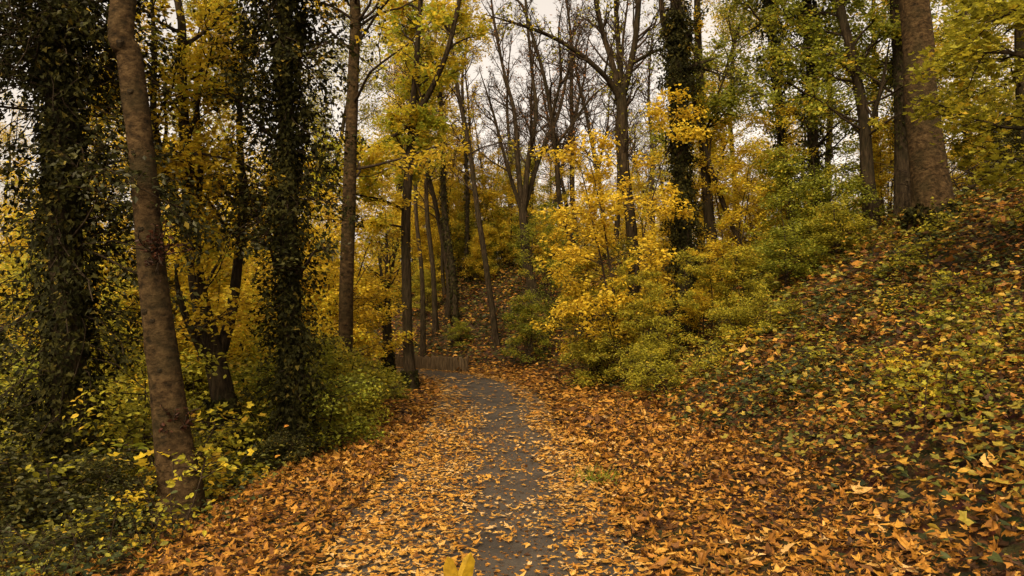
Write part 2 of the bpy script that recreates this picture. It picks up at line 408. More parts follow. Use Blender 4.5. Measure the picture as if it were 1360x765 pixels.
pt = nrm(np.gradient(PATH, axis=0)); pn = np.stack([pt[:, 1], -pt[:, 0]], 1)
offs = np.linspace(-HALF, HALF, 9); rp_ = R(8)
PV = PATH[:, None, :]+pn[:, None, :]*offs[None, :, None]
edge = np.zeros((len(PATH), 9)); edge[:, 0] = rp_.normal(size=len(PATH))*.05; edge[:, -1] = rp_.normal(size=len(PATH))*.05
PV = PV+pn[:, None, :]*edge[..., None]
PZ = .004+.02*(1-(offs/HALF)**2)[None, :]*np.ones((len(PATH), 1))
idx = np.arange(PZ.size).reshape(PZ.shape)
Fq = np.stack([idx[:-1, :-1], idx[:-1, 1:], idx[1:, 1:], idx[1:, :-1]], -1).reshape(-1, 4)
p = link('path', mk_mesh('path', [(np.dstack([PV, PZ]).reshape(-1, 3), Fq, 0, True, None)], [M['asphalt']])); tag(p, kind='structure')

# ------------------------------------------------------------------ fallen leaves
def scatter(x0, x1, y0, y1, dens, seed):
    r = R(seed); n = int((x1-x0)*(y1-y0)*dens)
    return r.uniform(x0, x1, n), r.uniform(y0, y1, n), r

def litter():
    x, y, r = scatter(-6, 13, 2.6, 40, 760, 11)
    inv = np.abs(x) < .78*y+1.2
    x, y = x[inv], y[inv]; s = sdist(x, y); d = np.hypot(x, y)
    n1 = wave(x, y, 1.3, 21); n2 = wave(x, y, 4.2, 22)
    lo_ = np.interp(y, [4, 9, 13, 17], [-.26, -.26, -.42, -.75])
    mid = sstep(lo_-.15, lo_+.30, s+.14*n2)*(1-sstep(.45, .80, s+.12*n2))         # the swept strip of asphalt
    onpath = 1-sstep(.95, 1.25, np.abs(s))
    dens = 330*np.ones_like(x)
    dens = np.where(onpath > .5, 340+130*n2, dens)
    dens = dens*(1-mid)+mid*(58+50*n2)
    left = sstep(-2.9, -2.1, s+.25*n1); dens = dens*np.where(s < 0, .42+.58*left, 1)
    bank = sstep(2.3, 3.6, s+.45*n1); dens = dens*(1-bank)+bank*(270+150*n2)
    dens = dens*np.where(s > 10, .4, 1)
    lod = np.clip(d/7, 1, 2.4)
    keep = r.random(len(x)) < dens/300/lod**2*1.0
    x, y, s, d, lod, onp, mid, bank, n2 = [a[keep] for a in (x, y, s, d, lod, onpath, mid, bank, n2)]
    n = len(x); z = H(x, y)
    on = onp > .5
    zz = np.where(on, .020+.012*r.random(n), .012+.075*r.random(n)**1.3+bank*.22*r.random(n)**2)
    z = np.where(np.abs(s) < HALF+.05, 0.004+.02*(1-np.clip(s/HALF, -1, 1)**2), z)+zz
    jit = np.where(on, .13, .35)[:, None]
    # ground normal
    e = .15; nx = -(H(x+e, y)-H(x-e, y))/(2*e); ny = -(H(x, y+e)-H(x, y-e))/(2*e)
    nn = nrm(np.stack([nx, ny, np.ones(n)], 1))+jit*r.normal(size=(n, 3))
    a = r.uniform(0, 2*pi, n); dd = np.stack([np.cos(a), np.sin(a), np.zeros(n)], 1)
    size = r.gamma(8, .0072, n).clip(.03, .15)*lod**.9*np.where(on, .86, 1)
    v = .46+.22*r.normal(size=n)+.10*wave(x, y, 2.2, 33)+np.where(on, .17, -.05)+.08*mid-.15*bank+.10*n2
    curl = r.normal(.35, .55, n)*np.where(on, .8, 1.2)
    P = np.stack([x, y, z], 1); parts = []
    wid = r.uniform(.55, 1.1, n); fold = r.normal(0, .35, n)*np.where(on, .6, 1)
    kind = r.random(n); size = np.where(kind > .72, size*.8, size); v = np.where(kind > .86, v-.22, v)
    curl = np.where(kind > .86, curl*2.6, curl)
    spec = [(0, 6.5, tp, .72*q/6, .72*(q+1)/6) for q, tp in enumerate(MAPLES_T)]+[(6.5, 13, tp, .72*q/5, .72*(q+1)/5) for q, tp in enumerate(MAPLES)]
    spec += [(0, 13, OVAL, .72, .86), (0, 13, MAPLES[1], .86, .93), (0, 13, MAPLES[3], .93, 1.1), (13, 99, KITE, 0, 1.1)]
    for lo, hi, tp, k0, k1 in spec:
        m = (d >= lo) & (d < hi) & (kind >= k0) & (kind < k1)
        V, Fa, nf = leaves(P[m]-dd[m]*size[m, None]*.4, dd[m], nn[m], size[m], tp, curl[m], wid[m], fold[m])
        parts.append((V, Fa, 0, False, np.repeat(v[m], nf)))
    x, y, r = scatter(-1.6, 1.6, 3, 12, 500, 12); s = sdist(x, y); m = np.abs(s) < 1.2; x, y, s = x[m], y[m], s[m]; n = len(x)
    a = r.uniform(0, 2*pi, n); dd = np.stack([np.cos(a), np.sin(a), 0*a], 1)
    V, Fa, nf = leaves(np.stack([x, y, .006+.02*(1-np.clip(s/HALF, -1, 1)**2)+.004*r.random(n)], 1), dd, np.array([0, 0, 1])+.2*r.normal(size=(n, 3)), r.gamma(3, .006, n), KITE)
    parts.append((V, Fa, 0, False, np.repeat(.28+.2*r.normal(size=n), nf)))
    o = link('fallen_leaves', mk_mesh('fallen_leaves', parts, [M['litter']])); tag(o, 'thick carpet of orange fallen maple leaves over path and verges', 'leaf litter', kind='stuff')
litter()

def cover():
    """low ivy, bramble and seedlings on the bank and the left slope"""
    parts = []
    for part in range(3):
        if part == 0:   # ivy close to the soil
            x, y, r = scatter(-9, 16, 2.6, 40, 330, 51)
        elif part == 1: # bramble and seedling leaves held higher
            x, y, r = scatter(-9, 16, 2.6, 38, 420, 52)
        else:           # larger lobed leaves near the camera
            x, y, r = scatter(1.5, 15, 2.6, 20, 130, 53)
        m = (np.abs(x) < .78*y+1.0); x, y = x[m], y[m]
        s = sdist(x, y); d = np.hypot(x, y); n1 = wave(x, y, 1.3, 21); n2 = wave(x, y, .75, 61); n3 = wave(x, y, 2.6, 62)
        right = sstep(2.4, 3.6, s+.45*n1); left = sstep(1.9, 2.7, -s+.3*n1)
        lod = np.clip(d/9, 1, 2.4)
        if part == 0: pr = right*np.clip(.42+.9*n2+.45*n3, .06, 1)+left*.30
        elif part == 1: pr = right*np.clip(.34-.5*n2+.45*n3, .06, 1)*(1+.5*sstep(6, 9, s))+left*.45
        else: pr = right*np.clip(.35+.6*n3, .05, 1)
        k = r.random(len(x)) < pr/lod**2
        x, y, s, d, lod, n2, n3, left = [a[k] for a in (x, y, s, d, lod, n2, n3, left)]; n = len(x)
        hgt = (.03+.10*r.random(n), .06+.40*r.random(n)**1.6*(1+.4*n3), .06+.26*r.random(n)**1.3)[part]
        if part == 0: hgt = hgt+(.05+.30*np.clip(n2+.4*n3, 0, 1)*(s > 3.2))*r.random(n)**.6
        z = H(x, y)+hgt
        slope = np.stack([-.25*(s > 2), 0*s, 1+0*s], 1)
        nn = slope+(.30, .42, .35)[part]*r.normal(size=(n, 3))
        a = r.uniform(0, 2*pi, n); dd = np.stack([np.cos(a), np.sin(a), -.2+0*a], 1)
        size = (r.uniform(.045, .09, n), r.uniform(.04, .085, n)*(1-.3*left), r.uniform(.06, .12, n))[part]*lod**.9
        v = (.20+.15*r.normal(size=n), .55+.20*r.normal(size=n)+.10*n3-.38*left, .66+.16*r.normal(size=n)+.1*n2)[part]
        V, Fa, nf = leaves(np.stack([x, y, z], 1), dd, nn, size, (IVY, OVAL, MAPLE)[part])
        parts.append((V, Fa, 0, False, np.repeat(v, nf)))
    # stems of the taller seedlings
    o = link('ground_cover', mk_mesh('ground_cover', parts, [M['cover']])); tag(o, 'low ivy, bramble and yellowing seedlings covering the bank', 'ground cover', kind='stuff')
cover()

# ------------------------------------------------------------------ featured trees
def tree(name, label, base_px, d, pts, top, bark='bark', group=None, limbs=(), crown=None, leafm='yellow', ivy=None, flare=.5, sides=18, lumps=.04, knots=0, seed=1, extra=None, hfl=.5, cat='tree'):
    """pts: (px, py, width px) up the trunk; the trunk runs on to 'top' metres above the ground"""
    bx = (base_px-680)/F*d; base = np.array([bx, d, h1(bx, d)])
    P = []; Rr = []
    for (px, py, w) in pts:
        P.append(W(px, py, d)-base); Rr.append(w/F*d/2)
    P = np.array(P); Rr = np.array(Rr)*.86
    P0 = np.array([0, 0, -.12]); k = P[:, 2] > .05; P, Rr = P[k], Rr[k]
    P = np.vstack([P0, P]); Rr = np.concatenate([[Rr[0]], Rr])
    if top and P[-1, 2] < top:
        rr = R(seed+900); dirv = nrm(P[-1]-P[-2]); dirv = nrm(dirv+np.array([0, 0, .6])); n = 3; st = (top-P[-1, 2])/n; r0 = Rr[-1]
        for i in range(n):
            P = np.vstack([P, P[-1]+dirv*st+np.array([*rr.normal(size=2)*.25, 0])]); Rr = np.append(Rr, r0*(1-(i+1)/n*.85))
    o = root(name, label, cat, base, group)
    V, Fa = big_tube(P, Rr, sides, 70 if knots else 44, seed, flare, lumps, hfl, knots)
    link('trunk', mk_mesh('trunk', [(V, Fa, 0, True, None)], [M[bark]]), o)
    stems = [(P, Rr)]
    for lm in limbs:
        Q = np.array([W(a, b, d+dd)-base for a, b, w, dd in lm]); q = np.array([w/F*d/2 for a, b, w, dd in lm])*.86; q[-1] *= .3
        V, Fa = big_tube(Q, q, 8, 24, seed+7, 0, .05)
        link('limb', mk_mesh('limb', [(V, Fa, 0, True, None)], [M[bark]]), o); stems.append((Q, q))
    if crown:
        link('crown', mk_mesh('crown', crown_parts(stems, crown, seed), [M['twig'], M[leafm]]), o)
    if ivy:
        for iv in (ivy if isinstance(ivy, list) else [ivy]):
            link('ivy', mk_mesh('ivy', ivy_parts(P, Rr, seed+3, **iv), [M['twig'], M['ivy']]), o)
    if extra: extra(o, P, Rr)
    return o

def low_bulge(t): return (.40+1.0*sstep(.12, .4, t))*(.75+.5*np.sin(t*41)*np.sin(t*17+1))

# -- left side
tree('ivy_clad_tree', 'very dark ivy-smothered trunk at far left with hanging ivy curtains', 97, 7.6,
     [(97, 690, 58), (92, 500, 52), (86, 300, 48), (79, 100, 42), (75, 0, 40)], 8.8, 'bark', ivy=dict(n=17000, thick=.22, size=.052, h0=0, h1=.8, sprays=620, slen=1.0, bulge=low_bulge),
     crown=dict(nb=30, t0=.27, t1=1, len=1.7, ang=1.35, up=-.02, br=.12, kl=10, leaf=.07, vmean=.35, k2=6, k3=5, droop=.4), leafm='darkgreen', seed=11, flare=.3)

def beech_extra(o, P, Rr):
    r = R(5)
    for k, (px, py, n, m, L) in enumerate([(218, 335, 26, 'redshoot', .34), (240, 560, 16, 'redshoot', .20)]):
        c = W(px, py, 6.9)-np.array(o.location)+np.array([0, -.10, 0])
        P0 = np.repeat(c[None], n, 0)+.05*r.normal(size=(n, 3)); D = np.stack([.5+.6*r.normal(size=n), -.4+.5*r.normal(size=n), .2+.9*r.normal(size=n)], 1)
        b = grow(P0, D, L*r.uniform(.4, 1.1, n), 4, .25, np.array([0, 0, .05]), r)
        V, Fa, v = leafset(b, 6, .055, r, OVAL, .9, .3, .5, .25)
        link('shoot_tuft', mk_mesh('shoot_tuft', [(*tubes(b, np.full((n, 5), .006), 3), 0, True, None), (V, Fa, 1, False, v)], [M['twig'], M[m]]), o)
    for (px, py, rad) in [(196, 305, .05), (201, 412, .055), (212, 425, .04), (229, 575, .05), (185, 205, .04), (170, 62, .05), (205, 208, .03), (222, 490, .035), (181, 125, .045)]:
        c = W(px, py, 6.9)-np.array(o.location); i = np.abs(P[:, 2]-c[2]).argmin()
        q = catmull(np.hstack([P, Rr[:, None]]), 200); j = np.abs(q[:, 2]-c[2]).argmin()
        dx = np.clip(c[0]-q[j, 0], -.9*q[j, 3], .9*q[j, 3]); y = -math.sqrt(max(q[j, 3]**2-dx**2, 1e-4))
        nn = nrm(np.array([dx, y, .1])); c = np.array([q[j, 0]+dx, q[j, 1]+y, c[2]])
        pts = np.array([c-nn*.05, c-nn*.002, c+nn*.006, c+nn*.008, c-nn*.002, c-nn*.012]); ra = np.array([1.2, 1.1, .95, .7, .4, .02])*rad*.6
        link('knot', mk_mesh('knot', [(*tubes(pts[None], ra[None], 10), 0, True, None)], [M['bark']]), o)
tree('beech_tree', 'smooth grey-brown leaning trunk with knots, nearest tree on the left', 243, 6.9,
     [(240, 655, 64), (232, 600, 56), (222, 520, 50), (206, 400, 44), (197, 300, 40), (188, 200, 38), (173, 80, 37), (164, 0, 36)], 15, 'beech',
     crown=dict(nb=20, t0=.6, t1=1, len=3.2, ang=.8, kl=5, leaf=.08, hmin=8), leafm='yellow', seed=12, flare=.55, sides=32, knots=5, lumps=.022, extra=beech_extra, hfl=.35)

tree('forked_tree', 'dark many-stemmed tree with ivied foot behind the smooth leaning trunk', 314, 9.4,
     [(313, 630, 36), (301, 560, 34), (286, 480, 30), (264, 390, 24), (254, 300, 20), (246, 200, 17), (241, 100, 15), (236, 0, 12)], 11, 'bark',
     limbs=[[(288, 485, 20, 0), (306, 420, 18, .2), (316, 350, 16, .4), (322, 260, 13, .6), (318, 150, 10, .8), (328, 20, 8, 1)],
            [(262, 370, 16, 0), (238, 290, 14, -.2), (216, 215, 12, -.3), (204, 150, 10, -.4), (205, 60, 8, -.4), (198, -40, 6, -.4)],
            [(287, 500, 14, 0), (262, 455, 12, -.3), (240, 400, 9, -.4), (232, 350, 6, -.5)],
            [(256, 310, 12, 0), (266, 230, 10, .3), (262, 130, 8, .5), (270, 20, 7, .6)]],
     crown=dict(nb=44, t0=.3, len=1.7, ang=.9, kl=19, leaf=.08, hmin=1.6, k2=5, k3=4, vmean=.55), leafm='yellow', ivy=dict(n=1500, thick=.10, size=.06, h0=0, h1=.14, sprays=20, slen=.3), seed=13, lumps=.06)

tree('ivy_clad_tree', 'ivy-wrapped trunk left of the path, bushy dark ivy head, green shrub beside it', 391, 9.2,
     [(391, 615, 30), (386, 500, 27), (382, 300, 25), (380, 150, 24), (378, 0, 22)], 9.5, 'bark',
     ivy=dict(n=16000, thick=.25, size=.055, h0=0, h1=.95, sprays=620, slen=1.0, bulge=lambda t: (.18+1.0*sstep(.2, .38, t))*(.75+.5*np.sin(t*37)*np.sin(t*15))),
     crown=dict(nb=34, t0=.22, len=1.15, ang=1.35, up=-.01, lenfall=.2, kl=11, leaf=.07, vmean=.4, droop=.35), leafm='darkgreen', seed=14, flare=.3)

tree('straight_tree', 'plain straight pale brown trunk rising out of the green shrub', 460, 15,
     [(460, 560, 23), (459, 440, 21.5), (464, 250, 20), (470, 80, 18), (471, 0, 17)], 17, 'beech',
     crown=dict(nb=30, t0=.28, len=3.0, ang=1.1, kl=14, leaf=.12), leafm='yellow', seed=15)

tree('forked_tree', 'ivy-footed roadside tree on the left bend, trunk dividing high into two limbs', 547, 18,
     [(546, 515, 19), (542, 450, 16), (539, 300, 14), (545, 200, 13), (548, 160, 12)], 0, 'bark',
     limbs=[[(547, 180, 12, 0), (550, 120, 10, 0), (556, 40, 8, .2), (562, -50, 7, .4), (566, -150, 4, .5)],
            [(547, 172, 10, 0), (562, 140, 9, -.2), (590, 80, 8, -.5), (606, 20, 7, -.6), (622, -60, 5, -.7), (634, -140, 3, -.8)],
            [(546, 168, 6, 0), (515, 185, 5, -.6), (480, 210, 4.5, -1), (445, 224, 4, -1.4), (415, 240, 3, -1.6)],
            [(540, 280, 5, 0), (505, 265, 4, -.5), (470, 258, 3, -.8)]],
     crown=dict(nb=52, t0=.3, len=1.7, ang=.95, kl=24, leaf=.105, hmin=3.6, k2=5, k3=4, vmean=.82, vamp=.15), leafm='yellow',
     ivy=dict(n=2600, thick=.05, size=.06, h0=0, h1=.30), seed=16, flare=.6)

tree('pollard_tree', 'short ivied trunk with a brush of upright twigs beside the bend', 516, 21,
     [(516, 490, 16), (514, 440, 14), (512, 385, 13)], 0, 'bark2',
     limbs=[[(512, 400, 6, 0), (506, 360, 5, 0), (500, 320, 3, 0)], [(513, 395, 6, 0), (522, 350, 5, .2), (532, 300, 3, .3)], [(512, 390, 6, 0), (514, 340, 5, -.2), (512, 280, 3, -.3)]],
     crown=dict(nb=26, t0=.6, len=1.3, ang=.5, kl=2, leaf=.10), leafm='olive', ivy=dict(n=1500, thick=.06, size=.07, h0=0, h1=.5), seed=17)

# -- centre
tree('slender_tree', 'thin leaning trunk on the bank just right of the timber palisade', 661, 27,
     [(661, 462, 11), (655, 420, 9.5), (645, 350, 8.5), (633, 270, 8), (622, 190, 7), (608, 120, 6), (600, 60, 5)], 13, 'bark',
     crown=dict(nb=22, t0=.3, len=2.2, ang=.85, kl=3, leaf=.12, leaf_frac=.6, up=.05, twr=.007), leafm='yellow', seed=21, flare=.6)
for k, (px, d, w0, lab, iv, tp) in enumerate([(578, 30, 9, 'dark straight trunk on the slope above the palisade left end', None, 566), (592, 33, 7, 'pale thin trunk paired behind the dark one above the palisade', None, 586),
    (606, 30.5, 12, 'stout ivied trunk leaning left above the middle of the palisade', dict(n=1100, thick=.06, size=.09, h0=.0, h1=.45), 588), (624, 34, 8, 'ivied trunk between the stout leaning one and the thin leaning one', dict(n=900, thick=.06, size=.09, h0=.0, h1=.5), 618),
    (562, 28.5, 8, 'leaning trunk just right of the ivy-footed roadside tree', None, 552)]):
    tree('slope_tree', lab, px, d, [(px, 432, w0), (px+(tp-px)*.4+(-1)**k*2, 360, w0*.85), (px+(tp-px)*.8-(-1)**k*1.5, 280, w0*.75), (tp, 190, w0*.6), (tp-4, 110, w0*.5)], 13.5, 'bark' if k != 1 else 'bark2', ivy=iv,
         crown=dict(nb=22, t0=.42, len=2.3, ang=.9, kl=8, leaf=.11, twr=.007), leafm=('yellow', 'olive', 'yellow', 'yellow', 'olive')[k], seed=61+k, flare=.6)
BARE = dict(nb=34, t0=.35, len=2.8, ang=.65, kl=2, leaf=.10, leaf_frac=.16, up=.06, k2=6, k3=5, flat=.1, wander=.2, twr=.007, br=.35)
tree('bare_tree', 'leafless tree spreading into several upright stems above the bend', 712, 30,
     [(711, 398, 16), (700, 350, 15), (696, 300, 14), (694, 270, 12)], 0, 'bark',
     limbs=[[(695, 290, 9, 0), (688, 220, 8, .3), (683, 150, 7, .5), (668, 90, 5, .8), (655, 20, 4, 1), (648, -50, 2, 1)],
            [(695, 290, 9, 0), (702, 210, 8, -.3), (712, 150, 7, -.5), (706, 90, 5, -.6), (698, 0, 4, -.8), (695, -60, 2, -.8)],
            [(696, 280, 8, 0), (718, 205, 7, .4), (742, 150, 6, .9), (758, 80, 4, 1.2), (784, 10, 3, 1.4)],
            [(694, 285, 7, 0), (672, 215, 5, -.4), (655, 150, 4, -.6), (636, 90, 3, -.8)]],
     crown=dict(BARE, nb=60, len=2.6), leafm='russet', seed=22, flare=.5)
tree('crooked_tree', 'thin S-bent bare trunk between the spreading bare tree and golden sapling', 773, 24,
     [(772, 358, 9), (760, 320, 8.5), (744, 270, 8), (739, 210, 7.5), (732, 150, 7), (722, 100, 6), (708, 50, 5), (692, 5, 4)], 12.5, 'bark2',
     limbs=[[(737, 195, 5, 0), (760, 165, 4.5, .3), (785, 130, 4, .5), (812, 108, 3, .6)], [(733, 155, 5, 0), (745, 100, 4, -.3), (742, 40, 3, -.4), (752, -20, 2, -.5)]],
     crown=dict(BARE, nb=40, len=1.9), leafm='russet', seed=23)
tree('spreading_tree', 'grey trunk behind the golden sapling, forking high with a long arching left limb', 842, 18.5,
     [(841, 340, 18), (836, 280, 17), (829, 220, 16), (826, 150, 17), (824, 118, 15)], 0, 'bark2',
     limbs=[[(824, 135, 11, 0), (812, 112, 9, -.2), (792, 90, 8, -.5), (765, 68, 7, -.7), (735, 50, 6, -.9), (700, 36, 5, -1.1), (640, 18, 3, -1.5)],
            [(824, 128, 12, 0), (812, 80, 9, .2), (797, 30, 8, .3), (786, -40, 6, .4), (780, -120, 4, .5)],
            [(825, 128, 10, 0), (822, 70, 8, .5), (818, 0, 7, .8), (820, -90, 4, 1)],
            [(826, 130, 13, 0), (836, 92, 11, 0), (844, 50, 9, 0), (849, -10, 8, 0), (856, -90, 5, .1)],
            [(838, 85, 7, 0), (866, 70, 5, -.4), (890, 62, 4, -.6)]],
     crown=dict(nb=64, t0=.6, len=1.7, ang=.75, kl=3, leaf=.09, leaf_frac=.45, up=.05, k2=5, k3=4, flat=.2, twr=.006, hmin=4.2), leafm='olive', seed=24)
tree('ivy_clad_tree', 'tall dark ivy column beside the golden sapling, bare bark showing at its top', 911, 17,
     [(910, 325, 22), (906, 250, 21), (903, 150, 20), (900, 80, 19), (898, 0, 18)], 14, 'bark2',
     limbs=[[(903, 110, 12, 0), (890, 60, 10, .1), (880, 20, 9, .2), (872, -60, 6, .3)], [(904, 95, 8, 0), (930, 84, 6, -.2), (950, 78, 4, -.4)]],
     ivy=[dict(n=10500, thick=.20, size=.06, h0=0, h1=.60, sprays=260, slen=.42, bulge=lambda t: .7+.6*np.sin(t*29)*np.sin(t*13+2))],
     crown=dict(nb=16, t0=.5, len=1.5, ang=.9, kl=6, leaf=.08, hmin=5), leafm='darkgreen', seed=25, flare=.3)
tree('slender_tree', 'brown trunk standing directly right of the tall dark ivy column', 949, 19,
     [(948, 345, 19), (941, 280, 17), (935, 200, 14), (930, 120, 12), (926, 0, 10)], 15, 'bark',
     crown=dict(nb=30, t0=.3, len=2.2, ang=1.0, kl=15, leaf=.11), leafm='green', seed=26)
tree('slender_tree', 'thin slanting stem crossing behind yellow leaves right of the ivy column', 990, 18.6,
     [(988, 340, 9), (968, 290, 8), (948, 235, 7.5), (932, 180, 6), (920, 120, 5)], 8, 'bark',
     crown=dict(nb=18, t0=.3, len=1.2, ang=.9, kl=14, leaf=.09), leafm='yellow', seed=27)
# -- right side
tree('ivy_clad_tree', 'ivy-hung tree amid green foliage, left of the slim crooked trunk on the bank', 1086, 19,
     [(1085, 305, 18), (1080, 200, 16), (1076, 60, 14), (1072, 0, 13)], 14, 'bark', ivy=dict(n=5000, thick=.16, size=.075, h0=.05, h1=.75, sprays=90, slen=.6, bulge=lambda t: .4+1.0*sstep(.15, .4, t)),
     crown=dict(nb=34, t0=.25, len=2.3, ang=1.2, kl=14, leaf=.10, vmean=.6, k2=6), leafm='green', seed=31)
tree('ivy_clad_tree', 'slim ivied stem behind the green foliage, first right of the yellow saplings', 1046, 21.5,
     [(1046, 310, 13), (1040, 200, 12), (1030, 90, 11), (1024, 0, 10)], 15, 'bark', ivy=dict(n=3600, thick=.16, size=.08, h0=.1, h1=.7, sprays=80, slen=.6),
     crown=dict(nb=34, t0=.28, len=2.5, ang=1.1, kl=14, leaf=.11, k2=6), leafm='green', seed=32)
tree('crooked_tree', 'slim dark trunk bending left, standing left of the thickest trunk on the bank', 1159, 17,
     [(1158, 292, 22), (1152, 230, 20), (1146, 150, 17), (1131, 70, 14), (1115, 0, 12)], 14, 'bark',
     limbs=[[(1150, 180, 7, 0), (1170, 120, 6, -.4), (1182, 50, 5, -.6)], [(1140, 110, 7, 0), (1112, 80, 5, .3), (1085, 68, 4, .4)]],
     crown=dict(nb=36, t0=.32, len=2.1, ang=1.1, kl=15, leaf=.10, k2=6, vmean=.58), leafm='green', seed=33)
def buttress(o, P, Rr):
    q = np.array([(-.30, .10, -.2), (-.27, .08, .25), (-.2, .05, .8), (-.12, .03, 1.5), (-.02, .0, 2.4)])
    V, Fa = big_tube(q, [.17, .15, .13, .10, .04], 14, 20, 9, .3, .04)
    link('buttress', mk_mesh('buttress', [(V, Fa, 0, True, None)], [M['beech']]), o)
tree('thick_tree', 'thickest trunk on the right bank with flared foot and ivy up its front', 1243, 14,
     [(1243, 312, 70), (1240, 285, 60), (1233, 220, 51), (1222, 120, 45), (1214, 0, 42)], 17, 'beech',
     ivy=dict(n=1500, thick=.07, size=.085, h0=.0, h1=.17, sprays=50, slen=.3),
     crown=dict(nb=30, t0=.40, len=3.6, ang=1.0, kl=12, leaf=.11, hmin=5.5), leafm='olive', seed=34, flare=.16, sides=32, lumps=.035, extra=buttress)
tree('straight_tree', 'brown trunk half hidden just behind the thickest trunk on the bank', 1205, 16.5,
     [(1204, 295, 34), (1200, 220, 26), (1196, 100, 21), (1190, 0, 19)], 16, 'bark',
     crown=dict(nb=26, t0=.3, len=2.4, ang=1.1, kl=14, leaf=.11), leafm='olive', seed=35, ivy=dict(n=700, thick=.05, size=.07, h0=.2, h1=.5))
tree('straight_tree', 'trunk at the extreme right edge on the crest of the bank', 1362, 17,
     [(1362, 240, 22), (1359, 150, 19), (1356, 0, 16)], 14, 'bark2',
     crown=dict(nb=36, t0=.15, len=2.6, ang=1.15, kl=15, leaf=.11, k2=6), leafm='olive', seed=36)
tree('maple_tree', 'young maple overhanging from the right edge with lobed yellow-green leaves', 1420, 8.5,
     [(1418, 250, 20), (1405, 100, 17), (1396, -40, 14)], 8, 'bark2',
     limbs=[[(1404, 90, 9, 0), (1340, 70, 7, .4), (1285, 72, 5, .7), (1240, 85, 3, .9)], [(1408, 160, 8, 0), (1350, 170, 6, .5), (1300, 160, 4, .9), (1250, 140, 3.5, 1.3), (1212, 128, 2.5, 1.6)], [(1412, 190, 7, 0), (1370, 215, 5, .4), (1320, 200, 3, .9), (1270, 185, 2.5, 1.2)],
            [(1398, -10, 8, 0), (1345, -20, 6, .4), (1290, 5, 4, .6)], [(1400, 40, 8, 0), (1360, 15, 6, -.6), (1310, 30, 4, -.9)]],
     crown=dict(nb=64, t0=.35, len=.75, ang=.9, kl=5, leaf=.10, tpl=MAPLE, k2=5, k3=3, flat=.95, up=0, vmean=.5, jit=.3), leafm='olive', seed=37)

# ------------------------------------------------------------------ saplings and shrubs
def sapling_meshes(seed, h, spread, nst=3, leaf=.09, kl=12, nb=26, tpl=OVAL, k2=5, k3=3, flat=.9, t0=.12, lean=.18, base=.05, jit=.6, fall=.55):
    r = R(seed); stems = []; sp = []
    for i in range(nst):
        a = r.uniform(0, 2*pi); q = np.array([cos(a), sin(a), 0])*base*(nst > 1)
        hh = h*r.uniform(.7, 1.0) if i else h
        D = np.array([[cos(a)*lean*(i > 0)+.03, sin(a)*lean*(i > 0), 1.0]])
        g_ = grow((q+np.array([0, 0, -.08]))[None], D, np.array([hh]), 8, .07, np.array([0, 0, .02]), r)[0]
        rad = np.linspace(.006+.0055*h, .004, 9); stems.append((g_, rad)); sp.append((*tubes(g_[None], rad[None], 6), 0, True, None))
    parts = crown_parts(stems, dict(nb=nb, t0=t0, len=spread, ang=1.25, kl=kl, leaf=leaf, tpl=tpl, k2=k2, k3=k3, flat=flat, up=.0, wander=.1, r2=.45, r3=.45,
                                    jit=jit, droop=.22, lenfall=fall, spread=.07), seed+1)
    return [mk_mesh('stem', [q], [M['twig']]) for q in sp], mk_mesh('foliage', parts, [M['twig'], M['yellow']])

SH = {
 'tall':  [sapling_meshes(101, 5.6, 1.7, 3, .078, 14, 48), sapling_meshes(102, 5.2, 1.6, 2, .078, 14, 46), sapling_meshes(103, 5.5, 1.8, 4, .078, 13, 50)],
 'mid':   [sapling_meshes(111, 3.0, 1.1, 4, .065, 16, 38), sapling_meshes(112, 3.1, 1.2, 3, .065, 16, 38)],
 'bush':  [sapling_meshes(121, 1.7, .85, 7, .058, 14, 54, k2=4, base=.35, lean=.55, t0=.1, fall=.35), sapling_meshes(122, 1.6, .9, 8, .058, 14, 58, k2=4, base=.45, lean=.6, t0=.05, fall=.3)],
 'small': [sapling_meshes(131, .85, .35, 3, .068, 4, 12, k2=2, k3=2, base=.08, lean=.4), sapling_meshes(132, .85, .38, 4, .075, 4, 13, k2=2, k3=2, base=.12, lean=.5, tpl=MAPLE), sapling_meshes(133, .8, .42, 3, .08, 4, 12, k2=2, k3=2, base=.10, lean=.6, tpl=MAPLE)],
}
used = set()
def shrub(kind, i, px, d, h, mat, name, label, group=None, rz=None, wide=1.0, cat='shrub'):
    """copies share mesh data; the leaf material belongs to the object"""
    st, fo = SH[kind][i % len(SH[kind])]
    bx = (px-680)/F*d; hh = {'tall': 5.5, 'mid': 3.0, 'bush': 1.7, 'small': .85}[kind]
    o = root(name, label, cat, (bx, d, h1(bx, d)), group, (px*.37+d) % 6.28 if rz is None else rz)
    k = h/hh; o.scale = (k*wide, k*wide, k)
    for q in st: link('stem', q, o)
    f = link('foliage', fo, o)
    f.material_slots[1].link = 'OBJECT'; f.material_slots[1].material = M[mat]
    return o

S = shrub
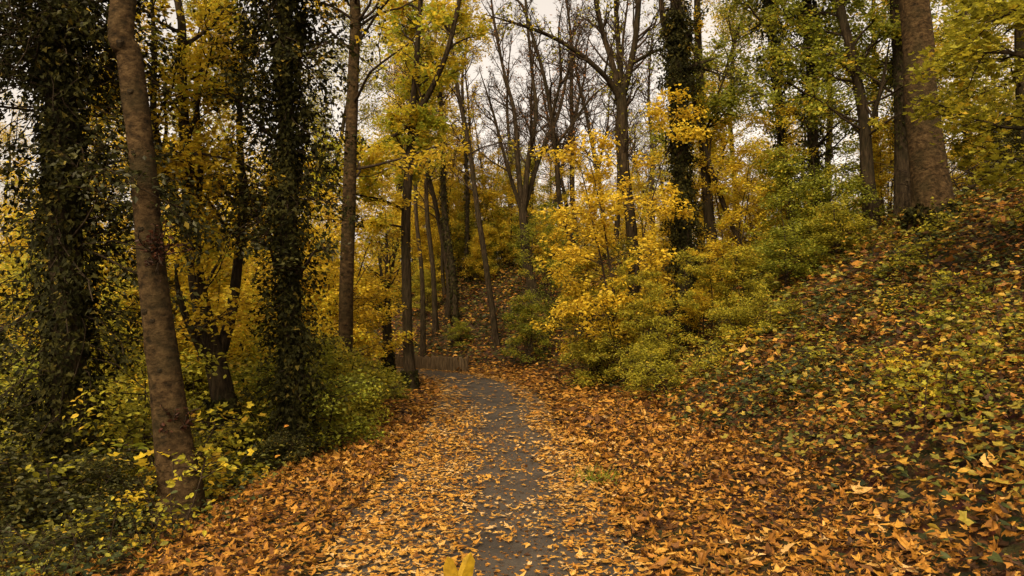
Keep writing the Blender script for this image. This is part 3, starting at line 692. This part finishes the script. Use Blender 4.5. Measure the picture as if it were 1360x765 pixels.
# golden saplings at the centre
S('tall', 0, 832, 16.6, 6.5, 'golden', 'golden_sapling', 'bright golden-yellow sapling in front of the grey forking trunk', wide=.95, cat='sapling')
S('tall', 1, 785, 18.4, 5.8, 'golden', 'golden_sapling', 'golden sapling left of the brightest one, under the arching bare limb', wide=.85, cat='sapling')
S('tall', 2, 885, 19.5, 4.6, 'golden', 'golden_sapling', 'golden sapling showing between the grey forking trunk and the ivy column', cat='sapling')
for k, (kd, px, d, h, m, w, lab) in enumerate([
    ('tall', 796, 17.6, 3.4, 'olive', 1.0, 'leftmost yellow-green bush at the foot of the bank by the bend'),
    ('tall', 846, 15.4, 3.0, 'olive', 1.0, 'yellow-green bush in front of the bright golden sapling'),
    ('bush', 815, 17.0, 1.3, 'olive', 1.2, 'low olive bush between the two yellow-green bushes by the bend'),
    ('tall', 886, 15.0, 2.6, 'olive', 1.1, 'olive bush right of the yellow-green bush below the golden sapling'),
    ('tall', 938, 15.6, 2.4, 'yellow', 1.2, 'yellow bush at the foot of the dark ivy column'),
    ('bush', 900, 13.4, 1.0, 'olive', 1.3, 'knee-high olive bush low on the bank below the ivy column'),
    ('mid', 985, 15.2, 1.8, 'olive', 1.3, 'olive bush on the open bank right of the ivy column'),
    ('mid', 1045, 16.0, 2.0, 'green', 1.3, 'green bush on the bank below the slim ivied stem'),
    ('bush', 1010, 13.6, .9, 'olive', 1.4, 'lowest olive bush halfway up the open bank'),
    ('mid', 1112, 16.2, 1.9, 'olive', 1.3, 'olive bush on the bank crest left of the slim bent trunk')]):
    S(kd, k, px, d, h, m, 'bank_bush', lab, 'bushes along the bank', wide=w)
# seedlings scattered over the bank and the left verge
r_ = R(55)
def seedlings(n, lo, hi, dmin, dmax, hmin, hmax, mats, label, group):
    for i in range(n):
        d = dmin+(dmax-dmin)*(i+r_.random())/n; px = r_.uniform(lo, hi); bx = (px-680)/F*d; sd = sdist([bx], [d])[0]
        if -2.3 < sd < 3.6: px = 680+F*(bx+(4.2-sd if sd > 0 else -2.6-sd))/d
        S('small', i, px, d, r_.uniform(hmin, hmax), mats[r_.integers(len(mats))], 'seedling', label, group, cat='sapling', wide=r_.uniform(1.0, 1.7))
seedlings(30, 930, 1370, 5.6, 15, .3, .7, ['olive', 'olive', 'yellow', 'green', 'olive'], 'small leafy seedling among ivy and fallen leaves on the open bank', 'seedlings on the bank')
seedlings(14, -10, 190, 5.0, 6.8, .25, .55, ['darkgreen', 'darkgreen', 'darkgreen', 'olive', 'darkgreen'], 'low leafy seedling in the bottom left undergrowth', 'seedlings in the near undergrowth')
seedlings(18, -10, 330, 6.8, 9.5, .4, 1.0, ['olive', 'yellow', 'darkgreen', 'olive', 'green'], 'small leafy seedling in the undergrowth left of the path', 'seedlings left of the path')
for k, (kd, px, d, h, m, lab) in enumerate([
    ('tall', 968, 18.5, 4.6, 'yellow', 'yellow sapling behind the slanting stem right of the ivy column'),
    ('tall', 1012, 20, 5.0, 'yellow', 'yellow sapling between slanting stem and green foliage on the bank'),
    ('mid', 1060, 17.2, 3.0, 'green', 'green sapling in front of the ivy-hung tree'),
    ('mid', 1105, 17.5, 3.1, 'green', 'green sapling filling the gap left of the slim bent trunk'),
    ('mid', 1182, 18.5, 3.0, 'yellow', 'yellow sapling between the slim bent trunk and the thickest trunk'),
    ('mid', 1290, 17.5, 2.4, 'yellow', 'yellow sapling right of the thickest trunk on the crest'),
    ('mid', 1340, 16.5, 2.2, 'darkgreen', 'dark bush on the crest near the right edge')]):
    S(kd, k, px, d, h, m, 'bank_sapling', lab, 'saplings on the bank crest', cat='sapling')
# left understory
for k, (kd, px, d, h, m, w, lab) in enumerate([
    ('bush', 432, 10.4, 1.5, 'green', 1.05, 'broad green shrub right of the ivy-wrapped trunk by the path'),
    ('bush', 458, 12.4, 1.55, 'olive', 1.0, 'olive shrub around the foot of the plain straight trunk'),
    ('bush', 466, 14.2, 1.15, 'green', 1.0, 'green shrub left of the ivy-footed roadside tree'),
    ('bush', 512, 15.2, .42, 'green', 1.3, 'lowest green shrub hugging the path edge by the bend'),
    ('bush', 18, 7.2, 1.5, 'darkgreen', 1.1, 'dark green bush in the bottom left corner'),
    ('bush', 165, 8.6, 1.9, 'olive', 1.1, 'olive bush between the dark ivy curtains and the smooth leaning trunk'),
    ('bush', 130, 6.6, .8, 'darkgreen', 1.2, 'low dark green bush at the foot of the far left ivied trunk'),
    ('bush', 345, 11.0, 1.9, 'olive', 1.1, 'olive bush between the many-stemmed tree and the ivy-wrapped trunk'),
    ('bush', 395, 12.6, 2.0, 'olive', 1.1, 'olive bush behind the ivy-wrapped trunk'),
    ('bush', 330, 8.4, .7, 'darkgreen', 1.2, 'small dark bush at the foot of the many-stemmed tree')]):
    S(kd, k, px, d, h, m, 'undergrowth_shrub', lab, 'shrubs along the left verge', wide=w)
S('small', 0, 250, 6.1, .80, 'olive', 'seedling', 'small seedling with big yellow leaves before the smooth leaning trunk', cat='sapling', rz=.6)
S('small', 0, 205, 5.9, .55, 'yellow', 'seedling', 'shorter yellow seedling left of the smooth leaning trunk foot', cat='sapling', rz=2.6)
left_sap = [('mid', 282, 11.5, 3.6, 'yellow'), ('tall', 335, 13.5, 5.5, 'yellow'), ('mid', 215, 11.5, 3.2, 'olive'), ('mid', 60, 10.5, 3.0, 'green'), ('tall', 140, 13.5, 5.2, 'olive'),
            ('tall', 20, 13.5, 5.6, 'olive'), ('tall', 235, 16, 6.5, 'yellow'), ('tall', 420, 17.5, 6.0, 'yellow'), ('tall', 462, 21, 6.0, 'golden'), ('tall', 300, 20, 7.5, 'yellow'), ('tall', 365, 23, 7.5, 'yellow'),
            ('tall', 80, 19, 7.0, 'yellow'), ('tall', 160, 21, 8.0, 'yellow'), ('tall', 445, 24, 7.5, 'yellow')]
left_lab = ['yellow sapling among the stems of the many-stemmed tree', 'tall yellow sapling between the many-stemmed tree and the ivy-wrapped trunk', 'olive sapling right behind the smooth leaning trunk',
            'green sapling behind the dark ivy curtains at far left', 'tall olive sapling between ivy curtains and smooth leaning trunk', 'tall olive sapling at the left edge behind the ivied trunk',
            'tall yellow sapling behind the stems of the many-stemmed tree', 'yellow sapling left of the plain straight trunk', 'golden sapling left of the short twiggy ivied trunk']
for k, (kd, px, d, h, m) in enumerate(left_sap):
    lab = left_lab[k] if k < len(left_lab) else 'leafy yellow sapling deep in the left wood behind the ivied trees'
    S(kd, k, px, d, h, m, 'woodland_sapling', lab, 'saplings deep in the left wood' if k >= len(left_lab) else 'saplings in the left wood', cat='sapling')
for k, (kd, px, d, h, m, w, lab) in enumerate([
    ('tall', 590, 36, 7.0, 'yellow', 1, 'yellow sapling above the left end of the timber palisade'),
    ('tall', 560, 37, 8.0, 'yellow', 1, 'tall yellow sapling right of the ivy-footed roadside tree'),
    ('tall', 628, 37, 7.0, 'golden', 1, 'golden sapling left of the thin leaning trunk'),
    ('tall', 532, 33, 6.5, 'yellow', .8, 'yellow sapling between the twiggy ivied trunk and the roadside tree'),
    ('tall', 672, 36, 6.5, 'yellow', 1.1, 'yellow sapling between the thin leaning trunk and the bare spreading tree'),
    ('tall', 728, 25.5, 4.6, 'green', .9, 'pale green sapling left of the golden saplings'),
    ('mid', 705, 24, 2.4, 'green', 1.1, 'low green sapling overhanging the bank left of the golden saplings'),
    ('mid', 612, 28.5, 1.3, 'green', 1.2, 'small green bush on the slope above the timber palisade'),
    ('mid', 566, 32, 2.0, 'olive', 1.2, 'small olive bush on the slope at the palisade left end'),
    ('mid', 638, 34, 1.8, 'olive', 1.2, 'small olive bush on the slope behind the thin leaning trunk'),
    ('tall', 745, 31, 5.5, 'yellow', 1.1, 'yellow sapling behind the thin S-bent trunk'),
    ('tall', 930, 26, 6, 'yellow', 1.1, 'yellow sapling showing behind the dark ivy column')]):
    S(kd, k, px, d, h, m, 'slope_sapling', lab, 'saplings above the bend', wide=w, cat='sapling')

def thicket(lo, hi, n, dmin, dmax, hmin, hmax, mats, label, group, seed):
    r = R(seed)
    for i in range(n):
        px = lo+(hi-lo)*(i+r.uniform(.1, .9))/n; d = r.uniform(dmin, dmax)
        if abs(sdist([(px-680)/F*d], [d])[0]) < 3: d += 6
        S('tall', int(r.integers(3)), px, d, r.uniform(hmin, hmax), mats[r.integers(len(mats))], 'woodland_sapling', label, group, wide=r.uniform(.9, 1.3), cat='sapling')
thicket(-40, 450, 22, 16, 34, 3.0, 6.5, ['yellow', 'yellow', 'olive', 'golden', 'yellow'], 'leafy sapling in the yellow thicket filling the left wood', 'thicket in the left wood', 41)
thicket(540, 900, 28, 36, 60, 3.5, 8.0, ['yellow', 'yellow', 'golden', 'olive', 'green'], 'leafy sapling in the thicket on the slope beyond the bend', 'thicket beyond the bend', 42)
thicket(900, 1420, 14, 18, 30, 1.4, 3.8, ['yellow', 'olive', 'green', 'yellow'], 'leafy sapling in the thicket behind the crest of the bank', 'thicket behind the bank crest', 43)

r_ = R(71)
for i in range(12):
    S('mid', i, 552+14*i+r_.uniform(-5, 5), r_.uniform(33, 38), r_.uniform(2.2, 4.2), ['yellow', 'olive', 'yellow', 'green'][i % 4], 'slope_sapling', 'airy sapling among the trunks high on the slope above the palisade', 'airy saplings on the slope', wide=.9, cat='sapling')

# ------------------------------------------------------------------ woodland behind: copies of a few trees
def wood_proto(seed, h, bare, leaf=.125):
    r = R(seed); P = grow(np.array([[0, 0, -.2]]), np.array([[0, 0, 1.0]]), np.array([h]), 9, .07, np.array([0, 0, .05]), r)[0]
    rad = np.array([.17, .15, .14, .13, .12, .10, .085, .065, .045, .02])*h/16
    V, Fa = big_tube(P, rad, 10, 24, seed, .5, .05)
    tm = mk_mesh('trunk', [(V, Fa, 0, True, None)], [M['bark']])
    sp = dict(nb=40, t0=.18, len=4.2, ang=.95, kl=10, leaf=leaf, k2=7, k3=4, flat=.5, up=.03, twr=.008, spread=.22) if not bare else \
         dict(nb=34, t0=.3, len=4.2, ang=.7, kl=2, leaf=.12, leaf_frac=.25, k2=7, k3=5, flat=.1, up=.06, twr=.010, wander=.2)
    return tm, mk_mesh('crown', crown_parts([(P, rad)], sp, seed+1), [M['twig'], M['yellow']])
WP = [wood_proto(s, h, False) for s, h in ((301, 15), (302, 17), (303, 14), (304, 18))]
BP = [wood_proto(s, h, True) for s, h in ((311, 15), (312, 16.5), (313, 14.5))]
def wood(px, d, bare, mat, label, group, k, sc_=1.0):
    tm, cm = (BP if bare else WP)[k % (3 if bare else 4)]
    bx = (px-680)/F*d
    o = root('bare_woodland_tree' if bare else 'woodland_tree', label, 'tree', (bx, d, h1(bx, d)), group, (px*.713+d*1.7) % 6.28, sc_)
    link('trunk', tm, o); c = link('crown', cm, o)
    c.material_slots[1].link = 'OBJECT'; c.material_slots[1].material = M[mat]
rw = R(77); k = 0
def woods(lo, hi, n, dmin, dmax, bare_p, mats, label, blabel, group, smin=.85, smax=1.15):
    global k
    for i in range(n):
        px = lo+(hi-lo)*(i+rw.uniform(.1, .9))/n; d = rw.uniform(dmin, dmax)
        bx = (px-680)/F*d
        if abs(sdist([bx], [d])[0]) < 2.2: d += 5; bx = (px-680)/F*d
        b = rw.random() < bare_p
        wood(px, d, b, mats[rw.integers(len(mats))] if not b else 'russet', blabel if b else label, group+(' without leaves' if b else ''), k, rw.uniform(smin, smax)); k += 1
woods(-60, 395, 2, 24, 30, .0, ['yellow', 'olive', 'yellow'], 'leafy tree standing deep in the left wood', 'leafless tree deep in the left wood', 'trees in the left wood')
woods(-120, 540, 9, 36, 62, .1, ['yellow', 'golden', 'olive'], 'leafy tree far back in the left wood', 'leafless tree far back in the left wood', 'trees far back in the left wood')
woods(500, 600, 3, 38, 55, .3, ['yellow', 'golden', 'orange'], 'leafy tree beyond the bend', 'leafless tree beyond the bend', 'trees beyond the bend', .75, 1.0)
woods(590, 900, 20, 30, 58, .97, ['orange', 'yellow'], 'leafy low tree under the open sky beyond the bank', 'bare twiggy tree under the open sky beyond the bend', 'trees under the open sky', .75, 1.05)
woods(640, 900, 8, 40, 60, .0, ['yellow', 'olive', 'orange'], 'short leafy tree under the open sky beyond the bank', '', 'short trees beyond the bank', .42, .58)
woods(900, 1420, 7, 23, 34, .08, ['green', 'yellow', 'olive', 'green'], 'leafy tree behind the crest of the right bank', 'leafless tree behind the crest of the right bank', 'trees behind the bank crest', .7, .95)
woods(880, 1500, 8, 40, 62, .1, ['yellow', 'olive', 'golden'], 'leafy tree far back beyond the right bank', 'leafless tree far back beyond the right bank', 'trees far back beyond the bank', .7, 1.0)

# distant wood that reads as one mass
def far_wood():
    r = R(91); n = 26000; a = r.uniform(-.72, .72, n); d = r.uniform(66, 95, n)
    x = d*np.tan(a); y = d; z = H(x, y)+r.random(n)**1.5*(6+2.5*wave(x, y, .25, 92))
    nn = np.array([0, -.3, 1])+.6*r.normal(size=(n, 3)); dd = r.normal(size=(n, 3))
    V, Fa, nf = leaves(np.stack([x, y, z], 1), dd, nn, r.uniform(.25, .6, n), KITE)
    o = link('far_woods', mk_mesh('far_woods', [(V, Fa, 0, False, np.repeat(.5+.2*r.normal(size=n), nf))], [M['yellow']]))
    tag(o, 'far-off yellow undergrowth closing the view between the trunks', 'woodland', kind='stuff')
far_wood()

# ------------------------------------------------------------------ timber palisade at the bend
def palisade():
    A = np.array([-1.45, 24.15]); B = np.array([-4.6, 27.1]); r = R(6)
    pts = catmull([A, (-2.05, 24.55), (-2.85, 25.35), (-3.7, 26.2), B], 200); seg = np.concatenate([[0], np.cumsum(np.linalg.norm(np.diff(pts, axis=0), axis=1))])
    o = root('palisade', 'low palisade of upright weathered timber stakes along the bend', 'fence', (A[0], A[1], 0))
    n = int(seg[-1]/.125)
    for i in range(n):
        s = i*.125+.06; x = np.interp(s, seg, pts[:, 0]); y = np.interp(s, seg, pts[:, 1])
        h = .50+r.normal()*.03; lean = r.normal(size=2)*.012
        q = np.array([(0, 0, -.3), (0, 0, .1), (lean[0], lean[1], h-.02), (lean[0], lean[1], h), (lean[0], lean[1], h+.004)])+np.array([x-A[0], y-A[1], min(h1(x, y), .08)])
        V, Fa = tubes(q[None], np.array([[.058, .058, .056, .046, .001]])*r.uniform(.88, 1.08), 9)
        link('stake', mk_mesh('stake', [(V, Fa, 0, False, None)], [M['stake']]), o)
palisade()

# ------------------------------------------------------------------ small things on the ground
def grass_tuft():
    r = R(14); n = 70; bx, d = W(797, 627, 7.4)[0], 7.4
    P = np.stack([.10*r.normal(size=n), .10*r.normal(size=n), np.zeros(n)], 1); D = np.stack([.5*r.normal(size=n), .5*r.normal(size=n), np.ones(n)], 1)
    b = grow(P, D, r.uniform(.10, .22, n), 4, .12, np.array([0, 0, -.12]), r)
    o = link('grass_tuft', mk_mesh('grass_tuft', [(*tubes(b, np.array([[.004, .004, .0035, .0025, .0008]])*np.ones((n, 1)), 3), 0, True, .45+.15*np.repeat(r.normal(size=n), 12))], [M['green']]), None, (bx, d, h1(bx, d)+.02))
    tag(o, 'small green grass tuft among leaves right of the asphalt', 'grass tuft')
grass_tuft()

def brush_pile():
    r = R(15); bx, d = (1318-680)/F*15.5, 15.5; n = 60
    P = np.stack([r.uniform(-1.5, 1.5, n), r.uniform(-.5, .5, n), .02+.35*r.random(n)], 1); D = np.stack([r.normal(size=n), .5*r.normal(size=n), .25*np.abs(r.normal(size=n))], 1)
    b = grow(P, D, r.uniform(.5, 1.6, n), 6, .16, np.array([0, 0, -.03]), r)
    p, dd, l = children(b, r.uniform(.5, 1.2, n), 4, .2, .95, .7, .5, .1, r); b2 = grow(p, dd, l, 3, .2, np.zeros(3), r)
    o = link('brush_pile', mk_mesh('brush_pile', [(*tubes(b, r.uniform(.010, .028, (n, 1))*np.linspace(1, .3, 7), 5), 0, True, None), (*tubes(b2, np.full((len(b2), 4), .006), 3), 0, True, None)], [M['twig']]), None, (bx, d, h1(bx, d)))
    tag(o, 'dark tangle of dead branches on the crest right of the thickest trunk', 'brushwood')
brush_pile()

def upright_leaf():
    c = W(608, 760, 4.15); r = R(3); base = np.array([c[0], 4.15, .025])
    V0, F0 = MAPLE_T; d = nrm(np.array([[.05, .12, 1.0]])); n = nrm(np.array([[.25, -1.0, .15]]))
    BV = np.array([(.35,0,.05),(0,.06,0),(.3,.30,-.04),(.66,.36,-.02),(.9,.30,.06),(.84,.16,.04),(.58,.03,.02),(.86,-.06,.05),(1,-.2,.10),(.8,-.33,.03),(.3,-.28,-.05),(0,-.06,0)], float)
    BF = np.array([(0, k, k % 11+1) for k in range(1, 12)])
    V, Fa, nf = leaves(np.array([[0, 0, .04]]), d, n, np.array([.26]), (BV, BF), np.array([1.0]))
    st = np.array([[(0, 0.02, -.02), (0, .01, .03), (.004, .008, .075), (.006, .012, .10)]])
    o = root('upright_leaf', 'large yellow maple leaf standing upright on the path, bottom centre', 'leaf', base)
    link('blade', mk_mesh('blade', [(V, Fa, 0, False, np.linspace(.0, .22, len(Fa)))], [M['golden']]), o)
    link('stalk', mk_mesh('stalk', [(*tubes(st, np.full((1, 4), .003), 5), 0, True, None)], [M['golden']]), o)
upright_leaf()

# ------------------------------------------------------------------ light, sky, camera
w = bpy.data.worlds.new('World'); sc.world = w; w.use_nodes = True; nt = w.node_tree
SUN_EL, SUN_AZ = radians(42), radians(198)     # azimuth clockwise from +Y (the way the camera looks)
sky = nt.nodes.new('ShaderNodeTexSky'); sky.sky_type = 'NISHITA'; sky.sun_disc = False
sky.sun_elevation = SUN_EL; sky.sun_rotation = SUN_AZ; sky.air_density = 1.0; sky.dust_density = 6.0; sky.ozone_density = 1.0
hs = nt.nodes.new('ShaderNodeHueSaturation'); hs.inputs['Saturation'].default_value = .12
mx = nt.nodes.new('ShaderNodeMix'); mx.data_type = 'RGBA'; mx.blend_type = 'MULTIPLY'; mx.inputs[0].default_value = 1; mx.inputs[7].default_value = (1.0, .87, .73, 1)
nt.links.new(sky.outputs[0], hs.inputs['Color']); nt.links.new(hs.outputs[0], mx.inputs[6]); nt.links.new(mx.outputs[2], nt.nodes['Background'].inputs[0])
nt.nodes['Background'].inputs[1].default_value = .175
L = bpy.data.lights.new('sun', 'SUN'); L.energy = 1.5; L.angle = radians(25); L.color = (1, .83, .54)
lo = bpy.data.objects.new('sun', L); COL.objects.link(lo)
# light travels along -Z of the lamp
lo.rotation_euler = (radians(90)-SUN_EL, 0, pi-SUN_AZ)
lo.location = (0, 0, 40)

cam = bpy.data.cameras.new('camera'); cam.sensor_width = 36; cam.lens = 36*F/1360; cam.clip_end = 2000; cam.clip_start = .05
co = bpy.data.objects.new('camera', cam); COL.objects.link(co); co.location = EYE; co.rotation_euler = (radians(90)+PITCH, 0, 0)
sc.camera = co

sc.view_settings.view_transform = 'Standard'; sc.view_settings.look = 'None'; sc.view_settings.exposure = 0.95; sc.view_settings.gamma = 1; sc.view_settings.use_curve_mapping = False
sc.render.engine = 'CYCLES'
cy = sc.cycles; cy.max_bounces = 6; cy.diffuse_bounces = 4; cy.glossy_bounces = 2; cy.transmission_bounces = 4; cy.transparent_max_bounces = 4
cy.use_denoising = True
cy.use_adaptive_sampling = False
